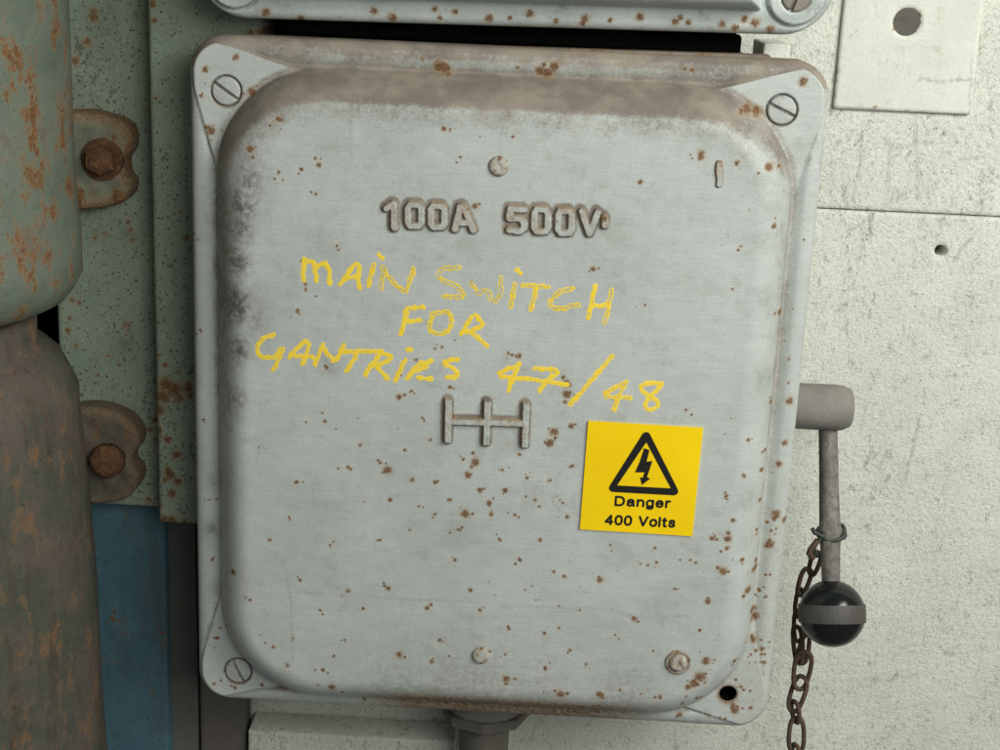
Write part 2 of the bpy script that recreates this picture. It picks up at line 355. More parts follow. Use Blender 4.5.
# ------------------------------------------------------------------ the lower switch box
BW, BH, YR, R_O = .30, .3444, -.10, .017
INS, T_D, H_D, R_D = .0125, .0195, .0212, .053
def t_dome(x, z): return -sd_rr(x, z+.0027, BW/2-INS, BH/2-.0098, R_D)
def lid_base(x, z):
    d = -sd_rr(x, z, BW/2, BH/2, R_O); e = np.clip(d/.0062, 0, 1)
    hb = .0052*np.sqrt(np.maximum(0, 1-(1-e)**2)) - .0017*smooth(d, .0066, .0125)
    a = BW/2-np.abs(x); b = BH/2-np.abs(z)
    p1 = b-(.0052+.28*(a-.022)); p2 = a-(.0020+.27*(b-.022)); p = np.minimum(p1, p2)
    mk = smooth(p, -.0006, .0006)*smooth(d, .0012, .0036)*(np.maximum(a, b) < .085)
    hf_ = hb*(1-mk)+.0058*mk
    t_ = t_dome(x, z)
    u = np.clip(t_/T_D, 0, 1); hd = .0025+H_D*np.maximum(0, 1-(1-u)**2.25)**.76
    hd = np.where(t_ > 0, hd, .0025+t_*2.0)
    h_ = smax(hf_, hd, .0016)
    h_ = h_ + .0006*smooth(t_, .02, .12)
    return h_ + wobble(x, z, .00022, 75, 3) + wobble(x, z, .00008, 330, 5)
def on_lid(px, py):
    h_ = .02
    for _ in range(6):
        p = at(px, py, YR-h_); h_ = .5*h_+.5*float(lid_base(np.array([p[0]]), np.array([p[2]]))[0])
    return at(px, py, YR-h_)
S_TL, S_TR, S_BL, S_BR = (on_lid(*q) for q in ((226, 91), (782, 110), (238, 671), (728, 694)))
SR = .0069
def lid_h(x, z):
    h_ = lid_base(x, z)
    for p in (S_TL, S_TR, S_BL):
        r = np.hypot(x-p[0], z-p[2]); h_ = h_ - .0022*(1-smooth(r, SR+.0001, SR+.0007))
    return h_
def lid_sdf(x, z):
    return np.maximum(sd_rr(x, z, BW/2, BH/2, R_O), .0046-np.hypot(x-S_BR[0], z-S_BR[2]))
SPOTS = """399 397 4;410 392 3;442 347 4;400 375 3;450 387 3.5;306 422 2.5;325 421 3.5;336 429 2.5;358 418 2.5;424 420 3.5;398 429 2.5;378 460 4;388 470 5;348 467 4;296 482 3;
473 453 4.5;475 462 5;468 475 5;435 482 4;423 507 3;435 514 4;465 514 5;489 503 4;491 514 4;289 517 3;364 502 2.5;233 572 4;348 591 4.5;388 588 4;363 608 3;427 608 4.5;399 655 5;432 662 3.5;323 670 3.5;
334 656 2.5;293 638 3;273 647 3;265 643 2.5;260 635 2.5;332 687 5;288 665 3;364 701 3.5;220 628 3;217 638 3;215 648 2.5;209 665 2.5;214 684 3.5;262 685 3;235 688 3;224 672 2;648 565 4;564 576 4.5;600 580 5;675 589 3.5;
708 602 5;723 571 5;634 619 4.5;509 629 4.5;545 634 4;559 628 2.5;559 606 2.5;536 600 3;653 651 3.5;586 664 3;506 679 5;700 677 7;694 683 7;688 687 5;706 661 5;735 661 4;697 698 3.5;682 704 3;680 715 4.5;754 616 6;
753 610 5;753 640 5.5;762 649 4;756 651 4;766 597 4;751 655 4;764 663 4;741 687 4;735 711 5;751 708 4;709 715 3.5;720 718 4;733 706 5;736 680 4;744 690 4;755 568 5;756 560 4;279 172 3;301 169 3.5;319 165 4;283 180 3;450 130 4;444 129 3;
439 66 7;445 68 6;280 120 4;480 137 2.5;460 157 3;540 71 7;547 73 6;554 67 6;692 70 4.5;701 153 4.5;701 157 4;640 182 3.5;747 108 7;756 111 6;803 82 5;769 167 6;236 57 4.5;205 69 4.5;252 92 5;211 131 5;208 128 4;278 119 4.5;250 149 5;
205 84 3;201 96 3;301 170 3;554 432 5;550 443 5;571 426 4;567 384 5;567 394 5;572 466 3;567 517 3;726 496 4.5;728 539 6;712 538 4;686 410 3;593 269 4;475 206 4.5;604 218 5;512 355 4.5;519 356 4.5;645 305 3;316 194 3;337 246 3;
306 290 4.5;298 311 3.5;325 366 4;774 226 4;780 312 4.5;790 401 5;785 443 5;779 464 5;776 515 6;785 520 5;770 544 5.5;776 529 4;765 450 4;771 402 4;738 250 4;737 163 3;760 500 4;762 470 3.5;757 530 4;742 560 4;727 548 4;733 520 3.5;
744 476 3.5;748 440 3.5;759 590 4;748 590 5;700 630 3;620 690 4;560 694 5;600 695 5;660 697 4;640 694 3;478 650 4;484 657 4;678 663 4;672 655 3;790 540 4;770 575 4;789 360 3;804 240 2.5;200 330 3;203 420 3;209 500 3;212 560 3;198 240 3;
410 530 3;455 560 3.5;520 560 3.5;540 540 3;610 545 3.5;655 548 3;690 560 4;470 590 3;440 640 3;480 610 3;525 590 3;580 610 3;615 635 3.5;570 650 3;380 540 3;330 545 3;300 580 3;270 540 2.5;250 600 3;320 610 3;345 640 3;505 655 3;545 668 3;
502 470 3.5;520 455 3;527 478 3.5;535 500 3.5;505 490 4;480 490 4;450 500 3.5;412 480 3;405 450 2.5;360 445 2.5;430 440 2.5;390 500 3;515 515 3.5;550 480 3;560 500 3;460 530 3.5;500 540 3.5;390 355 2.5;416 360 2.5;455 340 2;616 400 3"""
SP = []
for q in SPOTS.replace('\n', '').split(';'):
    px, py, r = map(float, q.split()); p = on_lid(px, py); 
    for k in range(1 if r < 3 else random.choice((2, 3, 3))):
        q_ = r*.00050*((random.uniform(.45, .95) if r < 4.6 else random.uniform(.8, 1.1)) if k == 0 else random.uniform(.25, .55)); o_ = 0 if k == 0 else r*.0006
        SP.append((p[0]+random.gauss(0, 1)*o_, p[2]+random.gauss(0, .7)*o_, q_))
for i in range(170):                                       # finer freckles, thicker to the lower right
    px = random.uniform(225, 790); py = random.uniform(120, 700)
    if random.random() > .08+.25*(py/700)**2+.25*(px > 690): continue
    p = on_lid(px, py); SP.append((p[0], p[2], random.uniform(.8, 1.7)*.0005))
def splat(x, z, spots, power=1.0):
    out = np.zeros_like(x); order = np.argsort(z); zs = z[order]
    for (sx, sz, r) in spots:
        lo, hi = np.searchsorted(zs, [sz-2.6*r, sz+2.6*r]); ii = order[lo:hi]
        q = ((x[ii]-sx)**2+(z[ii]-sz)**2)/(r*r); out[ii] = np.maximum(out[ii], np.exp(-q*.75)*power)
    return out
def lid_rust(x, z):
    r = splat(x, z, SP, 1.08)
    t_ = t_dome(x, z)
    low = (z < 0)*smooth(x, -.095, -.03)*(1-smooth(x, .055, .12))
    r = np.maximum(r, low*.80*smooth(t_, -.014, -.004)*(1-smooth(t_, .008, .019)))
    r = np.maximum(r, .42*(z > 0)*smooth(x, 0, .03)*(np.abs(BH/2-z) < .0012))
    r = np.maximum(r, .66*(1-smooth(np.hypot(x-S_BR[0], z-S_BR[2])-.0046, .0006, .0045)))
    r = np.maximum(r, .34*smooth(x, BW/2-.03, BW/2-.008)*(1-smooth(z, -.06, .02)))
    r = np.maximum(r, .33*(np.abs(t_-.001) < .0016)*smooth(x, .1, .12)*(1-smooth(z, .06, .1)))
    return r
def lid_dust(x, z):
    e = .0006; gx = (lid_h(x+e, z)-lid_h(x-e, z))/(2*e); gz = (lid_h(x, z+e)-lid_h(x, z-e))/(2*e); n = 1/np.sqrt(1+gx*gx+gz*gz)
    up = -gz*n; left = gx*n; right = -gx*n
    d = -sd_rr(x, z, BW/2, BH/2, R_O); t_ = t_dome(x, z)
    v = 1.35*smooth(up, .0, .60)*(1-.45*smooth(x, .075, .125)*(1-smooth(z, .150, .158))) + .80*smooth(left, .35, .85)*smooth(z, -.12, .10) + .42*smooth(right, .5, .9)*smooth(z, -.12, .1)
    v = np.maximum(v, .85*(z > .1)*smooth(-np.abs(t_), -.004, -.001)*smooth(z, .135, .15))
    top = (z > BH/2-.03)*smooth(-np.abs(x+wobble(x, z, .02, 160, 3)), -.112, -.075)
    a = BW/2-np.abs(x); b = BH/2-z
    v = np.maximum(v, .92*(z > .12)*(t_ < .004)*smooth(-(b-(.0052+.28*(a-.022))), -.0004, .0006)*(a > .012))
    v = v - .42*top*smooth(d, .0055, .0080)*(1-smooth(d, .0090, .0115))*(1+wobble(x, z, .5, 120, 8))
    v = np.maximum(v, .60*smooth(z, .10, .13)*(1-smooth(t_, T_D*.75, T_D+.011))*(t_ > .006)*(1-.6*smooth(x, .08, .12)))
    mk = (z > -.04) & (z < .11); dl = np.full(x.shape, 1.0)
    for s_ in LETW: dl[mk] = np.minimum(dl[mk], sd_poly(x[mk]+.0007, z[mk]-.0006, s_))
    v = np.maximum(v, 1.15*(1-smooth(dl, .0020, .0038)))
    v = np.maximum(v, .62*(1-smooth(np.abs(t_-.0005), .0012, .0042))*smooth(z, -.12, .04))
    return v
GR = [(235, 205, 16, .55), (229, 260, 14, .6), (228, 305, 16, .75), (231, 350, 12, .55), (232, 230, 14, .5), (243, 180, 16, .45), (228, 400, 12, .4), (246, 320, 16, .28), (215, 480, 8, .4), (211, 530, 8, .5),
      (255, 200, 22, .25), (715, 130, 22, .25), (745, 140, 18, .3), (470, 705, 60, .6), (400, 700, 50, .5), (540, 708, 50, .5), (620, 705, 40, .5), (218, 590, 8, .4), (748, 500, 12, .35), (745, 540, 10, .3), (330, 364, 8, .6), (766, 300, 10, .35), (764, 380, 10, .4), (760, 240, 10, .3)]
GRW = []
for px, py, r, pw in GR: p = on_lid(px+(7 if px < 248 and py < 420 else 0), py); GRW.append((p[0], p[2], r*.0005, pw*(1.6 if px < 250 and py < 420 else 1)))
SCUFF = [[(590, 268), (620, 276)], [(560, 470), (552, 500), (560, 512), (585, 516)], [(370, 248), (400, 250), (420, 260)], [(283, 560), (291, 600), (293, 660)], [(500, 606), (600, 608), (640, 618), (690, 616)],
         [(205, 215), (215, 235)], [(350, 120), (352, 160)], [(300, 592), (420, 600), (480, 602)]]
SCW = [[tuple(on_lid(*q)[[0, 2]]) for q in s_] for s_ in SCUFF]
def Z(ox, oy, sc, *lines): return [[(ox+x/sc, oy+y/sc) for x, y in l] for l in lines]
def ring_px(cx_, cy_, hw, hh, c=.66):
    return [(cx_-hw*c, cy_-hh), (cx_+hw*c, cy_-hh), (cx_+hw, cy_-hh*c), (cx_+hw, cy_+hh*c), (cx_+hw*c, cy_+hh), (cx_-hw*c, cy_+hh), (cx_-hw, cy_+hh*c), (cx_-hw, cy_-hh*c), (cx_-hw*c, cy_-hh)]
cast = Z(370, 190, 4.0, [(66, 72), (94, 52), (96, 150)], ring_px(178, 100, 27, 42), ring_px(270, 104, 27, 42), [(338, 155), (360, 66), (374, 64), (412, 158)], [(350, 128), (398, 130)],
         [(616, 76), (560, 74), (556, 112), (600, 112), (616, 128), (614, 152), (598, 164), (556, 158)], ring_px(683, 120, 27, 44), ring_px(778, 126, 27, 44), [(846, 84), (876, 172), (910, 88)], [(938, 108), (938, 140)])
EMB = Z(430, 390, 8.7, [(160, 92), (155, 430)], [(500, 108), (490, 450)], [(835, 125), (824, 470)], [(160, 262), (830, 282)])
LETW = [[tuple(on_lid(*q)[[0, 2]]) for q in s_] for s_ in cast+EMB+[[(719, 164), (719, 184)]]]
def lid_grime_shade(x, z):
    g = np.zeros_like(x)
    for sx, sz, r, pw in GRW:
        q = ((x-sx)**2+((z-sz)*.8)**2)/(r*r); g = np.maximum(g, pw*(1.5 if sx < -.1 else 1.1)*np.exp(-q))
    mk = (z > -.04) & (z < .11); dl = np.full(x.shape, 1.0)
    for s_ in LETW: dl[mk] = np.minimum(dl[mk], sd_poly(x[mk], z[mk], s_))
    g = np.maximum(g, 1.2*(1-smooth(dl, .0021, .0033)))
    for s_ in SCW: g = np.maximum(g, .26*(1-smooth(sd_poly(x, z, s_)+wobble(x, z, .0005, 700, 6), .0002, .0009)))
    d = -sd_rr(x, z, BW/2, BH/2, R_O); a = BW/2-np.abs(x); b = BH/2-np.abs(z)
    p1 = b-(.0052+.28*(a-.022)); p2 = a-(.0020+.27*(b-.022)); p = np.minimum(p1, p2)
    g = np.maximum(g, .62*(1-smooth(np.abs(p+.0005)+wobble(x, z, .0006, 500, 6), .0002, .0014))*(np.maximum(a, b) < .056)*(d > .004))
    for p in (S_TL, S_TR, S_BL): g = np.maximum(g, .95*(1-smooth(np.abs(np.hypot(x-p[0], z-p[2])-SR-.0002), .0003, .0010)))
    g = np.maximum(g, 2.5*(1-smooth(np.hypot(x-S_BR[0], z-S_BR[2])-.0046, .0001, .0009)))  # shade of the empty screw hole painted on its walls
    return g

sbox = thing('switch_box', 'grey cast iron switch box with yellow handwriting, hazard sticker and round knobbed lever', 'switch box', (0, 0, -BH/2))
bm = bmesh.new()
box_bm(bm, (-.118, -.0875, -.160), (.120, .0, .1705), .004, 3)
body = link('body', bm_mesh('body', bm), 'body', sbox, False)
box('side_lug', (.122, -.070, BH/2-.004), (.135, -.03, BH/2+.0055), 'wall_plate', body, .0012)
bf = box('body_flange', (-.126, -.0985, .150), (.122, -.0884, BH/2+.0016), 'flange', body)
for v in bf.data.vertices: v.co.z += (v.co.x-.122)*.0125
  # top edge of the body that shows above the lid
me = hf('lid', lid_sdf, lid_h, (-BW/2-.002, BW/2+.002, -BH/2-.002, BH/2+.002), .0005, -.0115, {'rust': lid_rust, 'dust': lid_dust, 'grime': lid_grime_shade}, YR)
lid = link('lid', me, 'lid', sbox)

def screw(center, ang, r, mat, parent, proud=.0002, slot=.0010, name='screw'):
    cx_, cy_, cz_ = center; ca, sa = math.cos(ang), math.sin(ang)
    def h_(x, z):
        rr_ = np.hypot(x, z); v = .0018+.0004*(1-(rr_/r)**2)-.0005*smooth(rr_, r-.0007, r)
        off = np.abs(-x*sa+z*ca); return v-.0017*(1-smooth(off, slot*.55, slot*.9))
    def gr(x, z):
        off = np.abs(-x*sa+z*ca); return np.maximum(.95*(1-smooth(off, slot*.6, slot*1.05)), .8*smooth(np.hypot(x, z), r-.0006, r-.0001))
    me_ = hf(name, lambda x, z: np.hypot(x, z)-r, h_, (-r-.0006, r+.0006, -r-.0006, r+.0006), .00022, -.0008,
             {'grime': gr, 'rust': lambda x, z: .25+0*x, 'dust': lambda x, z: .12+0*x}, 0, lambda V: V+np.array([cx_, cy_+.0018-proud, cz_]))
    return link(name, me_, mat, parent)
for p, a_ in ((S_TL, -.60), (S_TR, -.42), (S_BL, -1.12)):
    hh_ = .0058
    screw((p[0], YR-hh_, p[2]), a_, .0067, 'screw', lid)
# black cup in the missing screw's hole, its shade put into the colour
lathe('hole_bottom', (S_BR[0], -.094, S_BR[2]), (0, -1, 0), [(0, 0), (0, .0044), (.0112, .0044), (.0112, .0042), (.0005, .0042), (.0005, 0)], 'void', lid, 32)

def relief(name, strokes, half, height, mat, parent, step=.00028, top=.55, noise=.25, dusty=True, wear=None, square=False, sink=.0002, taper=0):
    """raised strokes that lie on the lid; strokes are polylines in pixels of the photograph"""
    if wear is not None:
        sm_ = []
        for s_ in strokes:
            o_ = [s_[0]]
            for p_, q_ in zip(s_, s_[1:]): o_ += [(p_[0]*.78+q_[0]*.22, p_[1]*.78+q_[1]*.22), (p_[0]*.22+q_[0]*.78, p_[1]*.22+q_[1]*.78)]
            sm_.append(o_+[s_[-1]])
        strokes = sm_
    ST = [[tuple(on_lid(*q)[[0, 2]]) for q in s_] for s_ in strokes]
    allp = np.array([q for s_ in ST for q in s_]); mg = half*1.6
    rs = np.random.default_rng(len(strokes))
    def sdf(x, z):
        d_ = np.full(x.shape, 1e9)
        for i, s_ in enumerate(ST):
            lo = np.min(s_, 0)-3*half; hi = np.max(s_, 0)+3*half
            mk = (x > lo[0]) & (x < hi[0]) & (z > lo[1]) & (z < hi[1])
            if mk.any(): d_[mk] = np.minimum(d_[mk], (sd_bars if square else sd_poly)(x[mk], z[mk], s_))
        return d_
    def full(x, z): return np.minimum(sdf(x, z), 10)-half*(1+.6*noise*wobble(x, z, 1, 2600, 8)+noise*wobble(x, z, 1, 900, 4))
    def prof(x, z):
        d_ = -full(x, z); return height*smooth(d_, -half*.05, half*(1-top))*(1+.05*wobble(x, z, 1, 900, 2))
    def h_(x, z): return lid_base(x, z)+prof(x, z)-sink+.0001*(height > .0005)
    A_ = {'edge': lambda x, z: np.clip(1+full(x, z)/half, 0, 1)}
    if dusty:
        def du(x, z):
            e = .0003; gx = (prof(x+e, z)-prof(x-e, z))/(2*e); gz = (prof(x, z+e)-prof(x, z-e))/(2*e); n = 1/np.sqrt(1+gx*gx+gz*gz)
            return 1.45*smooth(-gz*n, .08, .4)+1.3*smooth(gx*n, .08, .4)+.30
        A_['dust'] = du
        A_['grime'] = lambda x, z: 1.7*(1-smooth(-full(x, z), 0, half*.5))
        A_['rust'] = lambda x, z: np.maximum(.40+.25*wobble(x, z, 1, 400, 3), splat(x, z, SP, 1.0))
    if wear is not None:
        def wr(x, z):
            best = np.full(x.shape, 1e9); out = np.zeros(x.shape)
            for i, s_ in enumerate(ST):
                d_ = sd_poly(x, z, s_); mk = d_ < best; best[mk] = d_[mk]; out[mk] = wear[i]
            return out
        A_['wear'] = wr
    b = (allp[:, 0].min()-mg, allp[:, 0].max()+mg, allp[:, 1].min()-mg, allp[:, 1].max()+mg)
    me_ = hf(name, full, h_, b, step, .0, A_, YR)
    # draw the skirt back only to the lid's surface
    co = np.empty(len(me_.vertices)*3, np.float32); me_.vertices.foreach_get('co', co); co = co.reshape(-1, 3)
    sk = co[:, 1] > YR-.0005; co[sk, 1] = YR-(lid_base(co[sk, 0], co[sk, 2])-.0004); me_.vertices.foreach_set('co', co.ravel())
    return link(name, me_, mat, parent)
relief('cast_lettering', cast, .00225, .0017, 'lid', lid, .00024, .52, .06)
relief('cast_emblem', EMB, .00225, .0026, 'lid', lid, .00024, .60, .03, square=True)
relief('cast_mark', [[(719, 164), (719, 184)]], .0020, .0012, 'lid', lid, .00026, .5, .10)
runs = Z(370, 190, 4.0, [(102, 166), (108, 186), (130, 190), (152, 182), (160, 168)], [(200, 182), (222, 196), (246, 188), (262, 172)], [(300, 182), (330, 182), (352, 172)], [(404, 178), (412, 206), (432, 218), (450, 206), (462, 188), (486, 184)],
         [(500, 186), (545, 194), (590, 184), (640, 182), (690, 186)], [(706, 188), (745, 200), (790, 190), (830, 190), (880, 188)])
relief('paint_runs', runs, .00034, .00016, 'lid', lid, .00018, .3, .1, dusty=False)

W_ = []
def wr_(wear, *a):
    for l in Z(*a): W_.append((l, wear))
A3 = (250, 188, 3.99); A4 = (420, 188, 3.99); A7 = (240, 320, 4.167); A6 = (440, 340, 4.167)
wr_(.35, *A3, [(216, 284), (212, 368)], [(216, 300), (240, 288), (258, 308), (264, 368)], [(264, 318), (296, 296), (314, 318), (320, 384)])
wr_(.4, *A3, [(360, 383), (412, 312), (432, 300), (436, 396)], [(378, 362), (432, 352)])
wr_(.7, *A3, [(496, 308), (472, 388)]); wr_(.3, *A3, [(516, 268), (528, 280)])
wr_(.95, *A3, [(536, 318), (522, 402)]); wr_(.8, *A3, [(532, 320), (556, 360), (618, 420), (632, 390), (652, 322)])
wr_(.95, *A4, [(156, 318), (86, 320), (72, 362), (146, 390), (176, 420), (160, 436), (94, 432)])
wr_(1.0, *A4, [(208, 385), (232, 424), (268, 404), (282, 446), (304, 452), (322, 420), (322, 358)])
wr_(.8, *A4, [(378, 384), (360, 472)]); wr_(.6, *A4, [(388, 326), (402, 340)])
wr_(.8, *A4, [(412, 388), (512, 394)]); wr_(.7, *A4, [(462, 398), (442, 484)])
wr_(.85, *A4, [(610, 402), (566, 408), (524, 440), (516, 472), (556, 484), (630, 464)])
wr_(.6, *A4, [(698, 392), (672, 518)], [(690, 470), (750, 468)]); wr_(.85, *A4, [(766, 406), (736, 538)])
wr_(.4, *A3, [(628, 478), (602, 582)], [(628, 480), (692, 474)], [(618, 534), (678, 528)])
wr_(.75, *A3, [(728, 502), (792, 492), (806, 520), (798, 566), (768, 584), (724, 578), (714, 544), (730, 502)])
wr_(.45, *A4, [(220, 506), (256, 546), (222, 562), (164, 580)], [(206, 520), (166, 576)]); wr_(.5, *A4, [(204, 572), (266, 630)])
wr_(.55, *A7, [(138, 62), (92, 78), (68, 112), (78, 146), (112, 158), (148, 156), (160, 130), (184, 116), (142, 206)])
wr_(.4, *A7, [(206, 156), (268, 86), (292, 98), (262, 182)], [(222, 148), (300, 154)])
wr_(.5, *A7, [(346, 104), (314, 188)], [(346, 110), (396, 186), (434, 104)])
wr_(.55, *A7, [(442, 132), (590, 130)], [(490, 136), (446, 212)])
wr_(.45, *A7, [(584, 136), (522, 228)], [(580, 136), (636, 150), (604, 180), (556, 190)], [(562, 188), (616, 246)])
wr_(.5, *A7, [(690, 166), (646, 256)]); wr_(.1, *A7, [(698, 120), (712, 126)])
wr_(.3, *A7, [(800, 170), (744, 182), (694, 246)], [(738, 212), (776, 190)], [(738, 238), (796, 246)], [(752, 180), (778, 176), (776, 196)])
wr_(.4, *A7, [(906, 164), (838, 174), (904, 212), (908, 238), (862, 238)])
wr_(.5, *A6, [(334, 100), (220, 150), (386, 164)], [(328, 106), (286, 212)])
wr_(.5, *A6, [(396, 118), (504, 126), (444, 170), (414, 210)], [(400, 166), (528, 186)])
wr_(.65, *A6, [(718, 66), (542, 270)])
wr_(.65, *A6, [(776, 174), (662, 234), (794, 240)], [(770, 180), (726, 288)])
wr_(.55, *A6, [(922, 182), (860, 178), (834, 198), (852, 222), (900, 244), (912, 276), (876, 292), (848, 278), (868, 244), (920, 190)])
relief('handwriting', [a for a, b in W_], .00182, .00012, 'marker', lid, .00022, .2, .22, dusty=False, wear=[b*.62 for a, b in W_], sink=.00006)

def stud(px, py, prof, name, mat='lid'):
    p = on_lid(px, py); hh_ = -(p[1]-YR)
    bm = bmesh.new(); lathe_bm(bm, (p[0], YR-hh_+.0012, p[2]), (0, -1, 0), [(q[0]+.0012 if i else 0, q[1]) for i, q in enumerate(prof)], 40, 5, .00008)
    me_ = bm_mesh(name, bm)
    n = len(me_.vertices); co = np.empty(n*3, np.float32); me_.vertices.foreach_get('co', co); co = co.reshape(-1, 3)
    for nm, v in (('dust', .08+.55*smooth(co[:, 2]-p[2], .001, .005)+.5*smooth(-(co[:, 0]-p[0]), .001, .005)), ('rust', .58+.3*wobble(co[:, 0], co[:, 2], 1, 900, 4)), ('grime', .9*smooth(np.hypot(co[:, 0]-p[0], co[:, 2]-p[2]), .0036, .0052))):
        a_ = me_.attributes.new(nm, 'FLOAT', 'POINT'); a_.data.foreach_set('value', v.astype(np.float32))
    return link(name, me_, mat, lid)
stud(499, 166, [(0, .0048), (.0008, .0047), (.0014, .0040), (.0016, .0024), (.0014, .0012), (.0013, 0)], 'rivet')
stud(481, 655, [(0, .0046), (.0008, .0045), (.0014, .0038), (.0016, .0022), (.0013, 0)], 'rivet')
stud(678, 662, [(0, .0066), (.0008, .0065), (.0013, .0060), (.0008, .0052), (.0006, .0048), (.0018, .0044), (.0026, .0036), (.0028, .0020), (.0022, .0013), (.0021, 0)], 'stud')

# --- hazard sticker
c4 = [on_lid(*q) for q in ((588, 421), (703, 427), (692, 536), (580, 528))]
ex = Vector(((c4[1]-c4[0])+(c4[2]-c4[3]))/2); LW = ex.length; ez = Vector(((c4[0]-c4[3])+(c4[1]-c4[2]))/2); LH = ez.length
ex.normalize(); ey = ez.cross(ex).normalized(); ez = ex.cross(ey)*-1
if ez.z < 0: ez = -ez
ey = ez.cross(ex).normalized()                              # into the lid or out of it: keep towards the viewer
if ey.y > 0: ey = -ey
LC = Vector(sum(c4)/4); LC = LC+ey*.0009
def lab(u, v, d=0.0): return LC+ex*u+ez*v+ey*d
bm = bmesh.new()
nu = 12
fr = [[bm.verts.new(lab((i/nu-.5)*LW, (j/nu-.5)*LH, .0002)) for i in range(nu+1)] for j in range(nu+1)]
for j in range(nu):
    for i in range(nu): bm.faces.new([fr[j][i], fr[j][i+1], fr[j+1][i+1], fr[j+1][i]])
bnd = [e_ for e_ in bm.edges if len(e_.link_faces) == 1]
r_ = bmesh.ops.extrude_edge_only(bm, edges=bnd)
for v in [g for g in r_['geom'] if isinstance(g, bmesh.types.BMVert)]: v.co -= ey*.0012
label = link('hazard_sticker', bm_mesh('hazard_sticker', bm), 'yellow', lid, False)
label['label'] = 'square yellow electrical hazard sticker'
def curve_mesh(name, splines, extrude, place, text=None, size=1, offset=0):
    if text is None:
        cu = bpy.data.curves.new(name, 'CURVE'); cu.dimensions = '2D'; cu.fill_mode = 'BOTH'
        for pts in splines:
            s_ = cu.splines.new('POLY'); s_.points.add(len(pts)-1); s_.use_cyclic_u = True
            for q, p_ in zip(s_.points, pts): q.co = (p_[0], p_[1], 0, 1)
    else:
        cu = bpy.data.curves.new(name, 'FONT'); cu.body = text; cu.size = size; cu.align_x = 'CENTER'; cu.offset = offset
    cu.extrude = extrude
    o = bpy.data.objects.new(name, cu); COL.objects.link(o); bpy.context.view_layer.update()
    dg = bpy.context.evaluated_depsgraph_get(); me_ = bpy.data.meshes.new_from_object(o.evaluated_get(dg))
    bpy.data.objects.remove(o); bpy.data.curves.remove(cu)
    for v in me_.vertices: v.co = place(v.co)
    me_.materials.clear(); me_.name = name; return me_
# triangle in sticker coordinates: zoom pixels -> sticker
def lz(x, y):
    p = at(540+x/4.41, 376+y/4.41, LC.y); d = Vector(p)-LC; return (d.dot(ex), d.dot(ez))
def round_poly(P, r, n=7):
    out = []
    for i in range(len(P)):
        p0, p1, p2 = Vector(P[i-1]), Vector(P[i]), Vector(P[(i+1) % len(P)]); a = (p0-p1).normalized(); b = (p2-p1).normalized()
        ang = a.angle(b); q = r/math.tan(ang/2); s0 = p1+a*q; s1 = p1+b*q; cc = p1+(a+b).normalized()*(r/math.sin(ang/2))
        a0 = math.atan2(*(s0-cc).yx); a1 = math.atan2(*(s1-cc).yx); da = (a1-a0+math.pi) % (2*math.pi)-math.pi
        out += [(cc.x+r*math.cos(a0+da*k/n), cc.y+r*math.sin(a0+da*k/n)) for k in range(n+1)]
    return out
PT = lambda dd: (lambda co: lab(co.x, co.y, dd+co.z))
# outer / inner outline of the warning triangle
tri_o = round_poly([lz(470, 226), lz(291, 508), lz(622, 528)], .0021); tri_i = round_poly([lz(469, 291), lz(340, 481), lz(577, 495)], .0002, 2)
bolt = [lz(*q) for q in ((459, 317), (483, 326), (470, 377), (496, 374), (472, 445), (486, 452), (449, 480), (441, 446), (453, 448), (461, 424), (419, 424), (440, 376))]
sym = curve_mesh('warning_triangle', [tri_o, tri_i, bolt], .00006, PT(.00030)); link('warning_triangle', sym, 'black', label, False)
def ell(cx_, cy_, rx, ry, n=20, p=2.3):
    return [(cx_+rx*math.copysign(abs(math.cos(q))**(2/p), math.cos(q)), cy_+ry*math.copysign(abs(math.sin(q))**(2/p), math.sin(q))) for q in [2*math.pi*k/n for k in range(n+1)]]
GLYPH = {'D': (.64, [[(.28, 0), (0, 0), (0, 1), (.28, 1), (.46, .95), (.59, .80), (.64, .5), (.59, .20), (.46, .05), (.28, 0)]]),
 'a': (.50, [[(.03, .52), (.09, .65), (.24, .72), (.39, .67), (.45, .54), (.45, .12), (.50, 0)], [(.45, .43), (.20, .38), (.05, .31), (.01, .18), (.07, .05), (.19, 0), (.35, .06), (.45, .22)]]),
 'n': (.44, [[(0, 0), (0, .72)], [(0, .48), (.08, .64), (.23, .72), (.37, .67), (.44, .52), (.44, 0)]]),
 'g': (.46, [ell(.23, .36, .23, .36), [(.46, .72), (.46, -.10), (.40, -.23), (.24, -.28), (.08, -.23), (.03, -.15)]]),
 'e': (.47, [[(.01, .38), (.47, .38), (.44, .56), (.36, .68), (.24, .72), (.10, .66), (.02, .52), (.01, .24), (.09, .06), (.24, 0), (.38, .05), (.46, .17)]]),
 'r': (.27, [[(0, 0), (0, .72)], [(0, .44), (.07, .62), (.17, .71), (.27, .71)]]),
 '4': (.56, [[(.42, 0), (.42, 1), (0, .26), (.56, .26)]]), '0': (.52, [ell(.26, .5, .26, .5)]), ' ': (.16, []),
 'V': (.66, [[(0, 1), (.33, 0), (.66, 1)]]), 'o': (.50, [ell(.25, .36, .25, .36)]), 'l': (0, [[(0, 0), (0, 1)]]),
 't': (.27, [[(.12, .93), (.12, .13), (.17, .01), (.27, .01)], [(0, .70), (.27, .70)]]),
 's': (.44, [[(.42, .55), (.36, .67), (.23, .72), (.09, .68), (.03, .54), (.10, .43), (.33, .33), (.43, .20), (.38, .05), (.23, 0), (.08, .04), (.01, .18)]])}
